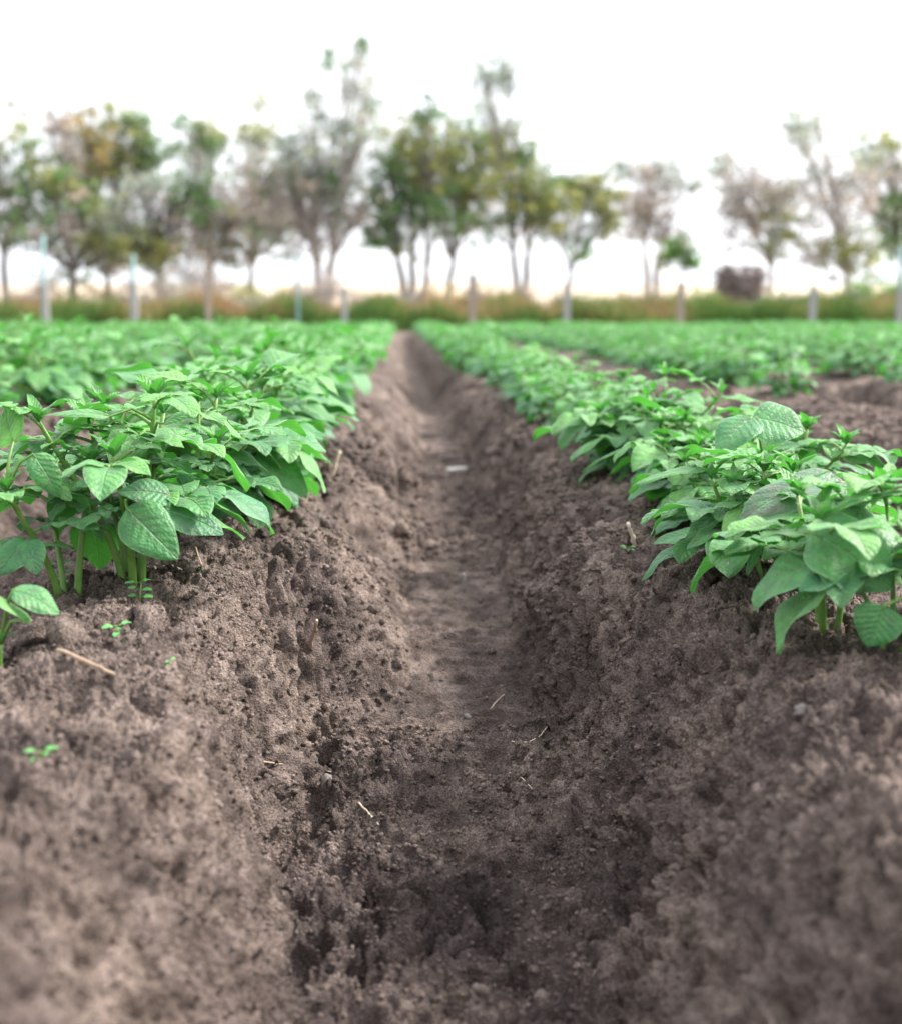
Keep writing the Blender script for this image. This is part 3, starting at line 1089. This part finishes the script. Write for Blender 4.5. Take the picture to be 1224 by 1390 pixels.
stone("earth_lump", 92, 872, .022, M_SOIL, "rounded lump of firm earth beside the dry twig, the larger of two", "clod", (1, 1.2, .9), 1)
stone("earth_lump", 48, 868, .018, M_SOIL, "rounded lump of firm earth behind the cupped leaves, the smaller of two", "clod", (1.1, 1, .9), 2)
stone("white_chip", 618, 640, .032, M_CHIP, "blurred whitish flat chip lying in the furrow far back", "chip", (1.5, .8, .35), 3, .2)
stone("pebble", 1092, 968, .010, M_STONE, "pale grey pebble half buried in the right bank", "pebble", (1.2, 1, .6), 4)
stone("pebble", 634, 975, .0055, M_STONE, "small buff pebble on the furrow floor near the step", "pebble", (1.1, 1, .8), 5)
stone("pebble", 444, 1060, .008, M_STONE, "small brown pebble at the foot of the left bank", "pebble", (1.3, 1, .7), 6)
stone("white_chip", 160, 775, .009, M_CHIP, "whitish dry leaf scrap at the foot of the tall left plant", "scrap", (.8, .5, 1.6), 7, .1)
stone("earth_lump", 540, 905, .010, M_SOIL, "dark sharp edged earth lump at the foot of the left bank", "clod", (.9, .9, 1.2), 9)
stone("earth_lump", 668, 887, .007, M_SOIL, "small dark earth lump on the ripple marked furrow floor", "clod", (1.3, .8, .7), 10)

# ------------------------------------------------------------------ fence posts
M_CONC = simple("weathered_concrete", [(.3, (.22, .22, .22)), (.6, (.33, .33, .32))], 12, .9, .3)
M_WOOD = simple("weathered_wood", [(.3, (.22, .17, .14)), (.6, (.33, .27, .23))], 12, .85, .3)
M_TEAL = simple("teal_paint", [(.3, (.14, .25, .245)), (.6, (.20, .33, .32))], 8, .55)


def post(px, ytop, mat, wpx, label, teal=None, Y=30.7, ybot=437):
    b = at(px, ybot, Y)
    zg = gz(b[0], Y)
    t = at(px, ytop, Y)
    w = wpx / F * Y / 2
    root = empty("fence_post", (b[0], Y, zg))
    H = t[2] - zg
    bm = bmesh.new()
    bmesh.ops.create_cube(bm, size=1)
    for v in bm.verts:
        v.co.x *= 2 * w * (.92 if v.co.z > 0 else 1); v.co.y *= 2 * w; v.co.z = (v.co.z + .5) * (H + .15) - .15
    bmesh.ops.bevel(bm, geom=bm.edges[:], offset=w * .18, segments=2, affect='EDGES')
    me = bpy.data.meshes.new("shaft"); bm.to_mesh(me); bm.free()
    me.materials.append(mat)
    o = bpy.data.objects.new("shaft", me); COL.objects.link(o); o.parent = root
    if teal:
        q = at(teal[0], teal[1], Y)
        mb = MB()
        mb.tube([(0, 0, H - .12), (0, 0, H + .02), (q[0] - b[0], 0, q[2] - zg)], w * .55, 10)
        mb.build("upper_pipe", [M_TEAL], root)
    tag(root, label, "fence post", "fence posts along the end of the field")


post(62, 388, M_CONC, 9, "concrete post with teal bent upper pipe, leftmost of the fence posts", (58, 318))
post(183, 382, M_CONC, 9, "concrete post with straight teal upper pipe, left of the tan wooden post", (181, 345))
post(283, 345, M_WOOD, 6.5, "tall tan wooden post in front of the grey trees, left half")
post(405, 345, M_TEAL, 4, "slim teal pipe post before the gap in the left trees")
post(468, 392, M_CONC, 8, "short pale concrete post below the tallest tree")
post(641, 372, M_WOOD, 10, "pinkish wooden post in the middle of the fence line")
post(769, 384, M_CONC, 9, "pale concrete post right of the pinkish wooden post")
post(923, 384, M_WOOD, 9, "tan wooden post under the small round bushy tree")
post(1102, 388, M_CONC, 9, "grey concrete post at the right, before the light trunked tree")
post(1221, 392, M_CONC, 10, "concrete post with teal upper pipe at the right edge", (1222, 335))

# ------------------------------------------------------------------ tall grass and shrubs behind the fence
M_GRASS = simple("dry_grass", [(.3, (.22, .18, .10)), (.6, (.30, .24, .14))], 3, .8, transl=.3,
                 tint=[(0, (.25, .62, .22)), (.35, (.55, .85, .38)), (.6, (1, .9, .75)), (1, (1.1, .84, .80))])


def blades(name, n, x0, x1, y0, y1, hfun, seed, w=.012):
    rs = np.random.RandomState(seed)
    x = rs.uniform(x0, x1, n); y = rs.uniform(y0, y1, n)
    z = np.array([gz(a, b) for a, b in zip(x, y)]) - .02
    h = hfun(x, y, rs)
    a = rs.uniform(0, 2 * PI, n)
    lean = rs.uniform(.05, .45, n)
    dxx, dyy = np.cos(a), np.sin(a)
    la = rs.uniform(0, 2 * PI, n)
    lx, ly = np.cos(la) * lean, np.sin(la) * lean
    V = np.zeros((n, 6, 3))
    for k, (f, ww) in enumerate(((0, 1), (.55, .8), (1, .15))):
        cx = x + lx * h * f * f; cy = y + ly * h * f * f; cz = z + h * f * (1 - .2 * lean * f)
        V[:, 2 * k] = np.stack([cx - dxx * w * ww, cy - dyy * w * ww, cz], -1)
        V[:, 2 * k + 1] = np.stack([cx + dxx * w * ww, cy + dyy * w * ww, cz], -1)
    base = (np.arange(n) * 6)[:, None]
    Q = np.concatenate([base + np.array([0, 1, 3, 2]), base + np.array([2, 3, 5, 4])], 0)
    t = .68 + .7 * perlin(x * .5 + 4, y * .2, 61) + .35 * perlin(x * 1.3, y, 62) + rs.uniform(-.2, .2, n)
    t -= .25 * sstep(4, 8, x) + .12
    t -= .45 * (y < y0 + .8)
    t = np.repeat(np.clip(t, 0, 1), 6)
    return mesh_from(name, V.reshape(-1, 3), Q, M_GRASS, tint=t, smooth=False, uv=np.zeros((n * 6, 2)))


o = blades("tall_grass", 46000, -17, 17, 31.2, 36, lambda x, y, r: (.60 + .48 * perlin(x * .9, y * .4, 60) + .1 * r.randn(len(x))).clip(.2, 1.15), 4, .014)
tag(o, "band of tall dry brown and green grass behind the fence posts", "grass", kind="stuff")
o = blades("field_edge_grass", 14000, -16, 16, 30.9, 31.8, lambda x, y, r: (.14 + .12 * r.rand(len(x))), 5, .012)
tag(o, "short green grass fringe at the end of the potato field", "grass", kind="stuff")

M_BARK = simple("grey_bark", [(.3, (.14, .12, .11)), (.6, (.26, .23, .21))], 6, .9, .5, bscale=30, bdist=.01)
M_BARKP = simple("pale_bark", [(.3, (.34, .29, .27)), (.6, (.50, .44, .41))], 6, .9, .5, bscale=30, bdist=.01)
TL = {
    "green": (.11, .21, .07), "olive": (.25, .28, .09), "rust": (.31, .25, .09),
    "sage": (.30, .36, .30), "drab": (.36, .31, .29), "bright": (.12, .27, .05),
}
TM = {}
for k_, c_ in TL.items():
    TM[k_] = simple("foliage_" + k_, [(.3, tuple(v * .75 for v in c_)), (.7, tuple(v * 1.3 for v in c_))], 1.6, .6, transl=.35,
                    tint=[(0, (.55, .6, .6)), (.5, (1, 1, 1)), (1, (1.7, 1.5, 1.2))])


def tree(px, Y, r0, bark, blobs, label, seed, name="tree", cat="tree", lean=0.0, leaf=.055, dens=1.0, ybase=None, multi=1):
    rs = random.Random(seed)
    nr = np.random.RandomState(seed)
    zg = gz(0, min(Y, 60))
    b = at(px, 430, Y)
    base = np.array([b[0], Y, zg])
    root = empty(name, base)
    tr = MB()
    s = F / Y
    cen = []
    if cat == "tree" and 30 < px < 720:
        blobs = list(blobs)
        for q in range(5):
            blobs.append((px + rs.uniform(-62, 62), rs.uniform(240, 350 if px < 400 else 310), rs.uniform(24, 40), rs.uniform(18, 30), 14, rs.choice(["sage", "drab", "olive", "green"] if px > 300 else ["sage", "drab", "olive", "green", "olive", "green"])))
    if cat == "tree" and px > 1000:
        blobs = list(blobs)
        for q in range(4):
            blobs.append((px + rs.uniform(-60, 45), rs.uniform(225, 345), rs.uniform(22, 34), rs.uniform(18, 28), 10, rs.choice(["sage", "drab", "olive"])))
    for bl in blobs:
        c = at(bl[0], bl[1], Y)
        c[1] = Y + rs.uniform(-.5, .5)
        cen.append(c - base)
    cen = np.array(cen)
    low = min(c[2] for c in cen)
    fork = max(.5, min(low * .75, 2.2))
    dirx = cen[:, 0].mean()
    tops = []
    # trunks
    for q in range(multi):
        ox = (q - (multi - 1) / 2) * .35
        n = 7
        f = fork * rs.uniform(.8, 1.1)
        pts = [np.array([ox * .3 + ox * t + lean * t * .3 + .04 * rs.uniform(-1, 1) + dirx * .12 * t, .05 * rs.uniform(-1, 1), f * t - (.1 if t == 0 else 0)]) for t in np.linspace(0, 1, n)]
        tr.tube(pts, np.linspace(r0 * 1.25, r0 * .8, n), 8)
        tops.append(pts[-1])
    fol = {}
    for ci, bl in enumerate(blobs):
        cx, cy, rx, ry, na, colk = bl[:6]
        c = cen[ci]
        R = np.array([rx / s, (rx + ry) / 2 / s, ry / s]) * 1.42
        t0 = min(tops, key=lambda t: abs(t[0] - c[0]))
        # limb from fork to the clump centre
        k = 7
        mid = (t0 + c) / 2 + np.array([(t0[0] - c[0]) * .15, 0, .1])
        ts = np.linspace(0, 1, k)[:, None]
        limb = (1 - ts) ** 2 * t0 + 2 * ts * (1 - ts) * mid + ts ** 2 * c
        limb[1:-1] += nr.normal(0, .035, (k - 2, 3))
        rl = r0 * .62 * min(1.0, (rx * ry / 1600) ** .3)
        tr.tube(limb, np.linspace(rl, rl * .35, k), 6)
        na = max(6, int(na * dens * 1.15))
        d = nr.normal(0, 1, (na, 3)); d /= np.linalg.norm(d, axis=1)[:, None]
        at_ = c + d * (nr.rand(na, 1) ** .45) * R
        for a_ in at_:
            i = rs.randrange(2, k)
            p = limb[i]
            m_ = (p + a_) / 2 + nr.normal(0, .06, 3)
            tr.tube([p, m_, a_], [rl * .28, rl * .18, .006], 4)
            # twigs
            for _ in range(3):
                e = a_ + nr.normal(0, .16, 3)
                tr.tube([m_ * .4 + a_ * .6, e], [.010, .004], 4)
            nl = int({"sage": 30, "drab": 28}.get(colk, 44) * (1 if not (len(bl) > 6) else .7))
            P = a_ + nr.normal(0, 1, (nl, 3)) * np.array([.115, .115, .09]) * (1.15 if colk in ("sage", "drab") else 1)
            fol.setdefault(colk, []).append((P, np.full(nl, nr.uniform(.1, .9))))
    tr.build("trunk", [bark], root)
    # crown
    cols = list(fol)
    Vs, Qs, Ts, Ms, n0 = [], [], [], [], 0
    for mi, ck in enumerate(cols):
        P = np.concatenate([p for p, _ in fol[ck]])
        T = np.concatenate([t for _, t in fol[ck]])
        n = len(P)
        a = nr.normal(0, 1, (n, 3)); a /= np.linalg.norm(a, axis=1)[:, None]
        b_ = nr.normal(0, 1, (n, 3)); b_ -= a * (a * b_).sum(1)[:, None]; b_ /= np.linalg.norm(b_, axis=1)[:, None]
        L = leaf * nr.uniform(.7, 1.4, (n, 1)); W = L * nr.uniform(.35, .6, (n, 1))
        V = np.stack([P - a * L, P + b_ * W, P + a * L, P - b_ * W], 1)
        Vs.append(V.reshape(-1, 3)); Qs.append(np.arange(n * 4).reshape(-1, 4) + n0)
        Ts.append(np.repeat(np.clip(T + nr.uniform(-.15, .15, n), 0, 1), 4)); Ms.append(np.full(n, mi)); n0 += n * 4
    if Vs:
        mesh_from("crown", np.concatenate(Vs), np.concatenate(Qs), [TM[c] for c in cols], False, tint=np.concatenate(Ts), parent=root, matidx=np.concatenate(Ms))
    tag(root, label, cat, "trees in the windbreak" if cat == "tree" else "shrubs below the trees")


G, O_, RU, SG, DR, BR = "green", "olive", "rust", "sage", "drab", "bright"
tree(8, 41, .11, M_BARK, [(0, 205, 50, 48, 40, O_), (-45, 250, 50, 60, 40, O_), (35, 275, 55, 42, 46, G), (55, 215, 22, 35, 10, G), (10, 310, 45, 22, 14, DR)], "green and olive tree cut by the left edge", 1)
tree(101, 39, .13, M_BARK, [(80, 175, 26, 28, 22, DR), (72, 262, 40, 34, 34, G), (92, 225, 20, 30, 8, DR), (95, 310, 55, 36, 20, DR), (60, 340, 40, 25, 10, SG)], "tree with dark straight trunk and grey brown crown, second from the left edge", 2)
tree(148, 42, .10, M_BARK, [(125, 205, 34, 42, 56, RU), (160, 205, 36, 42, 54, O_), (190, 195, 24, 34, 36, G), (120, 245, 28, 24, 26, RU), (205, 215, 16, 24, 16, G), (150, 310, 50, 40, 22, SG), (170, 350, 45, 25, 12, DR), (145, 148, 8, 10, 3, O_, 1)], "tree with dense rust and olive crown, left of the dark thick trunk", 3)
tree(220, 38, .17, M_BARK, [(238, 250, 34, 32, 16, SG), (215, 280, 34, 40, 18, DR), (195, 335, 40, 22, 26, O_), (240, 320, 42, 34, 22, DR), (262, 270, 26, 26, 12, G)], "tree with thick dark trunk and thin grey crown", 4)
tree(290, 41, .10, M_BARKP, [(265, 195, 26, 24, 26, G), (285, 180, 16, 22, 18, O_), (300, 260, 34, 44, 26, DR), (270, 280, 22, 24, 14, G), (305, 320, 28, 30, 14, SG), (265, 320, 30, 30, 14, DR), (285, 235, 30, 20, 10, SG)], "slender tree with small olive top between the thick dark trunk and pale trunk", 5)
tree(342, 42, .09, M_BARKP, [(345, 185, 26, 18, 18, O_), (335, 225, 28, 30, 18, SG), (360, 255, 28, 36, 26, DR), (330, 280, 30, 34, 18, SG), (370, 310, 30, 24, 14, DR), (320, 325, 20, 30, 8, SG), (350, 130, 12, 12, 2, O_, 1)], "tree with pale trunk and wispy yellowish top, left of the tallest tree", 6)
tree(440, 40, .14, M_BARKP, [(395, 215, 36, 34, 32, SG), (430, 200, 30, 34, 26, SG), (400, 270, 46, 40, 44, DR), (450, 260, 38, 44, 36, SG), (490, 190, 30, 40, 26, SG), (425, 135, 12, 22, 8, SG), (500, 135, 24, 30, 20, SG), (475, 115, 12, 26, 10, SG), (455, 160, 24, 30, 16, SG),
                            (485, 88, 24, 18, 12, SG, 1), (493, 66, 6, 10, 8, G, 1), (448, 85, 8, 14, 2, G, 1), (465, 235, 30, 30, 14, SG), (492, 285, 26, 28, 14, DR), (440, 320, 40, 26, 16, DR)], "tallest tree, grey green and feathery, with a spindly top", 7, multi=2)
tree(562, 41, .11, M_BARK, [(548, 200, 26, 34, 36, O_), (578, 165, 14, 22, 14, G), (580, 215, 36, 40, 58, O_), (528, 235, 22, 28, 20, G), (560, 275, 42, 30, 34, G), (507, 322, 14, 12, 12, BR), (545, 335, 22, 16, 10, O_), (600, 290, 30, 26, 18, G)], "broad green tree with many stems right of the gap under the tallest tree", 8, multi=3)
tree(602, 43, .10, M_BARK, [(620, 205, 34, 38, 40, G), (645, 235, 40, 36, 56, O_), (640, 290, 34, 24, 22, DR), (600, 255, 24, 24, 18, G), (655, 195, 16, 16, 10, O_)], "green tree leaning right behind the pinkish post", 9, lean=1.0)
tree(706, 40, .10, M_BARK, [(690, 210, 26, 32, 30, O_), (715, 220, 18, 24, 16, G), (715, 262, 34, 26, 34, O_), (655, 112, 14, 24, 16, SG), (686, 106, 8, 26, 14, SG), (668, 150, 18, 16, 12, SG), (700, 175, 14, 12, 4, SG, 1), (762, 180, 6, 18, 3, SG, 1), (700, 320, 20, 26, 6, SG)], "tree with dark low trunk and two thin upright sprays on top", 10, multi=2)
tree(768, 43, .08, M_BARK, [(765, 262, 24, 20, 26, G), (800, 262, 28, 22, 38, O_), (825, 285, 22, 28, 36, O_), (745, 300, 24, 18, 14, DR), (788, 338, 16, 26, 12, BR), (755, 320, 14, 14, 6, G)], "low olive tree with rounded crown beside the grey bare tree", 11, lean=.3)
tree(883, 41, .11, M_BARKP, [(852, 228, 18, 16, 12, SG), (885, 225, 28, 14, 14, SG), (880, 260, 38, 32, 40, DR), (925, 248, 20, 12, 12, SG), (860, 300, 20, 26, 18, DR), (895, 305, 24, 26, 22, DR)], "pale bare looking tree shaped like a fan, right of the olive crown", 12, multi=2)
tree(927, 37, .035, M_BARKP, [(912, 336, 10, 7, 8, BR), (930, 344, 9, 9, 10, G), (940, 358, 5, 8, 6, BR), (905, 352, 8, 5, 6, O_), (926, 325, 6, 5, 6, SG)], "small bushy green tree with thin stem beside the tan post", 13)
tree(1042, 41, .08, M_BARKP, [(980, 225, 22, 16, 12, SG), (1010, 240, 34, 24, 22, DR), (1005, 285, 26, 22, 28, DR), (1045, 270, 32, 34, 34, DR), (1060, 310, 26, 26, 18, O_), (985, 255, 20, 26, 10, SG), (1040, 335, 26, 20, 8, SG)], "spreading grey brown tree with slanting thin trunk above the dark brushwood pile", 14, lean=.4)
tree(1150, 40, .10, M_BARKP, [(1075, 170, 14, 22, 18, SG), (1112, 158, 24, 16, 14, SG, 1), (1100, 215, 28, 22, 10, SG), (1125, 245, 36, 28, 22, DR), (1145, 290, 34, 34, 22, DR), (1148, 350, 30, 30, 30, O_), (1180, 320, 26, 34, 12, SG)], "tall open tree with leafy green trunk, second from the right edge", 15)
tree(1222, 42, .10, M_BARK, [(1175, 200, 20, 18, 10, SG), (1200, 205, 26, 26, 22, O_), (1225, 225, 34, 30, 36, DR), (1205, 290, 18, 16, 16, BR), (1215, 330, 30, 20, 24, BR), (1250, 270, 40, 60, 50, G)], "tree cut by the right edge with brown crown and green lower branches", 16)

# shrubs
tree(425, 37, .03, M_BARKP, [(430, 405, 34, 22, 30, DR), (455, 395, 22, 26, 16, DR), (400, 412, 22, 14, 12, RU)], "brown twiggy shrub at the foot of the tallest tree", 21, "shrub", "shrub", multi=3, leaf=.04)
tree(250, 38, .03, M_BARKP, [(255, 375, 30, 34, 26, DR), (275, 395, 26, 26, 18, DR), (235, 405, 24, 18, 14, DR)], "brown twiggy shrub behind the tan wooden post", 22, "shrub", "shrub", multi=3, leaf=.04)
tree(140, 38, .03, M_BARKP, [(140, 405, 34, 18, 16, RU), (170, 412, 24, 14, 10, DR)], "reddish brown shrub between the two left teal posts", 23, "shrub", "shrub", multi=3, leaf=.04)
tree(560, 37, .03, M_BARKP, [(560, 410, 28, 14, 18, DR), (590, 406, 22, 16, 16, RU), (540, 415, 18, 10, 8, BR)], "rusty low shrub at the foot of the broad green tree", 24, "shrub", "shrub", multi=3, leaf=.04)
tree(705, 37, .03, M_BARKP, [(705, 408, 30, 16, 22, DR), (680, 414, 20, 12, 10, RU)], "dark brown low shrub under the tree with two sprays", 25, "shrub", "shrub", multi=3, leaf=.04)
tree(1175, 37, .03, M_BARKP, [(1180, 402, 34, 20, 36, BR), (1150, 408, 20, 16, 16, G), (1130, 412, 20, 12, 12, O_)], "green shrub left of the right edge post", 26, "shrub", "shrub", multi=3, leaf=.04)
tree(955, 36, .03, M_BARKP, [(955, 410, 18, 14, 20, BR), (1060, 415, 22, 10, 18, G)], "low green shrub left of the dark brushwood pile", 27, "shrub", "shrub", multi=2, leaf=.04)
tree(10, 37, .03, M_BARKP, [(15, 412, 34, 14, 20, DR), (50, 412, 22, 12, 12, RU)], "brown low shrub at the left edge", 28, "shrub", "shrub", multi=2, leaf=.04)
tree(850, 37, .03, M_BARKP, [(850, 412, 34, 10, 14, RU), (810, 415, 22, 10, 12, O_)], "brown and olive low shrub between the pale post and tan post", 29, "shrub", "shrub", multi=2, leaf=.04)

for q, (sx_, w_, top_, c1, c2, lab) in enumerate([
        (60, 40, 380, DR, G, "olive and brown scrub between the left edge post and dark straight trunk"),
        (205, 44, 365, DR, SG, "grey brown scrub around the thick dark trunk"),
        (322, 38, 380, DR, O_, "sparse brown scrub at the foot of the slender pale trunk"),
        (372, 26, 404, SG, DR, "low grey scrub in the gap left of the tallest tree"),
        (505, 28, 404, DR, O_, "low brown scrub under the wide white gap right of the tallest tree"),
        (640, 36, 388, RU, DR, "reddish scrub behind the pinkish wooden post"),
        (775, 34, 402, DR, G, "brown green scrub behind the short pale concrete post"),
        (900, 30, 402, DR, BR, "brown scrub under the fan shaped bare looking tree"),
        (1090, 34, 400, DR, BR, "brown green scrub right of the dark brushwood pile"),
        (1215, 30, 385, BR, G, "bright green scrub behind the right edge post")]):
    tree(sx_, 36.5 + .2 * (q % 3), .025, M_BARKP, [(sx_, (top_ + 425) / 2, w_, (425 - top_) / 2, 22, c1), (sx_ + 12, (top_ + 430) / 2, w_ * .7, (425 - top_) / 2.6, 14, c2), (sx_ - 22, 414, w_ * .6, 10, 10, c1)], lab, 40 + q, "shrub", "shrub", multi=3, leaf=.04)

# dark brushwood pile
M_BRUSH = simple("old_brushwood", [(.3, (.13, .10, .095)), (.6, (.25, .20, .185))], 3, .95)
pb = at(1002, 430, 37.5)
root = empty("brushwood_pile", (pb[0], 37.5, gz(0, 37.5)))
nr = np.random.RandomState(9)
for nm, cnt in (("branches", 1300),):
    mb = MB()
    for k in range(cnt):
        a = nr.uniform(0, 2 * PI); rr = .52 * math.sqrt(nr.rand())
        z = nr.uniform(0, 1.50 + .12 * math.sin(a * 2 + 1))
        d = nr.normal(0, 1, 3) * np.array([1, 1, .45]); d /= np.linalg.norm(d)
        c = np.array([rr * math.cos(a) * 1.35, rr * math.sin(a), z])
        L = nr.uniform(.1, .28)
        mb.tube([c - d * L, c + nr.normal(0, .02, 3), c + d * L], [.018, .016, .008], 4)
    mb.build(nm, [M_BRUSH], root)
mb = MB()
for k in range(26):
    z = 1.35 * k / 26
    mb.tube([(-.5 + .04 * math.sin(k), -.1, z), (0, -.42, z + .02), (.5, -.05, z)], .035, 5)
    mb.tube([(-.45, .1, z), (0, .4, z + .02), (.48, .1, z)], .035, 5)
mb.build("logs", [M_BRUSH], root)
tag(root, "dark brown pile of brushwood standing below the grey brown tree at right", "brushwood")

# ------------------------------------------------------------------ light
SUN_EL, SUN_AZ = 40, 72          # degrees; azimuth clockwise from +Y (towards +X)
w = bpy.data.worlds.new("World")
SC.world = w
w.use_nodes = True
nt = w.node_tree
nt.nodes.clear()
sky = N(nt, "ShaderNodeTexSky")
sky.sky_type = 'NISHITA'
sky.sun_disc = False
sky.sun_elevation = RAD(SUN_EL)
sky.sun_rotation = RAD(SUN_AZ)
sky.dust_density = 3
sky.air_density = 1
hs = N(nt, "ShaderNodeHueSaturation")
hs.inputs["Saturation"].default_value = .30
nt.links.new(sky.outputs[0], hs.inputs["Color"])
tcn = N(nt, "ShaderNodeTexCoord")
cn = noise_n(nt, tcn.outputs["Generated"], 2.2, 5)
cr = ramp(nt, [(.25, (.86, .88, .90)), (.75, (1.1, 1.1, 1.1))])
nt.links.new(cn, cr.inputs[0])
cloud = mixc(nt, 1.0, cr.outputs[0], (8.6, 8.8, 9.2), 'MULTIPLY')
c = mixc(nt, .72, hs.outputs[0], cloud)
sxyz = N(nt, "ShaderNodeSeparateXYZ")
nt.links.new(tcn.outputs["Generated"], sxyz.inputs[0])
gr = math_n(nt, 'MULTIPLY_ADD', math_n(nt, 'MAXIMUM', sxyz.outputs[2], 0.0), .45, 1.05)
sc_ = nt.nodes.new("ShaderNodeVectorMath")
sc_.operation = 'SCALE'
nt.links.new(c, sc_.inputs[0])
nt.links.new(gr, sc_.inputs[3])
c = sc_.outputs[0]
bg = N(nt, "ShaderNodeBackground")
bg.inputs[1].default_value = .078
nt.links.new(c, bg.inputs[0])
wo = N(nt, "ShaderNodeOutputWorld")
nt.links.new(bg.outputs[0], wo.inputs[0])

ld = bpy.data.lights.new("sun", 'SUN')
ld.energy = 3.3
ld.angle = RAD(14)
ld.color = (1.0, .96, .90)
lo_ = bpy.data.objects.new("sun", ld)
COL.objects.link(lo_)
el, az = RAD(SUN_EL), RAD(SUN_AZ)
to_sun = Vector((math.cos(el) * math.sin(az), math.cos(el) * math.cos(az), math.sin(el)))
lo_.rotation_euler = to_sun.to_track_quat('Z', 'Y').to_euler()

SC.view_settings.view_transform = 'Standard'
SC.view_settings.look = 'None'
SC.view_settings.exposure = 1.6
SC.view_settings.gamma = 1
SC.render.engine = 'CYCLES'
SC.cycles.max_bounces = 6
SC.cycles.diffuse_bounces = 3
SC.cycles.glossy_bounces = 2
SC.cycles.transmission_bounces = 3
SC.cycles.transparent_max_bounces = 4
SC.cycles.use_denoising = True
print("done", len(bpy.data.objects))
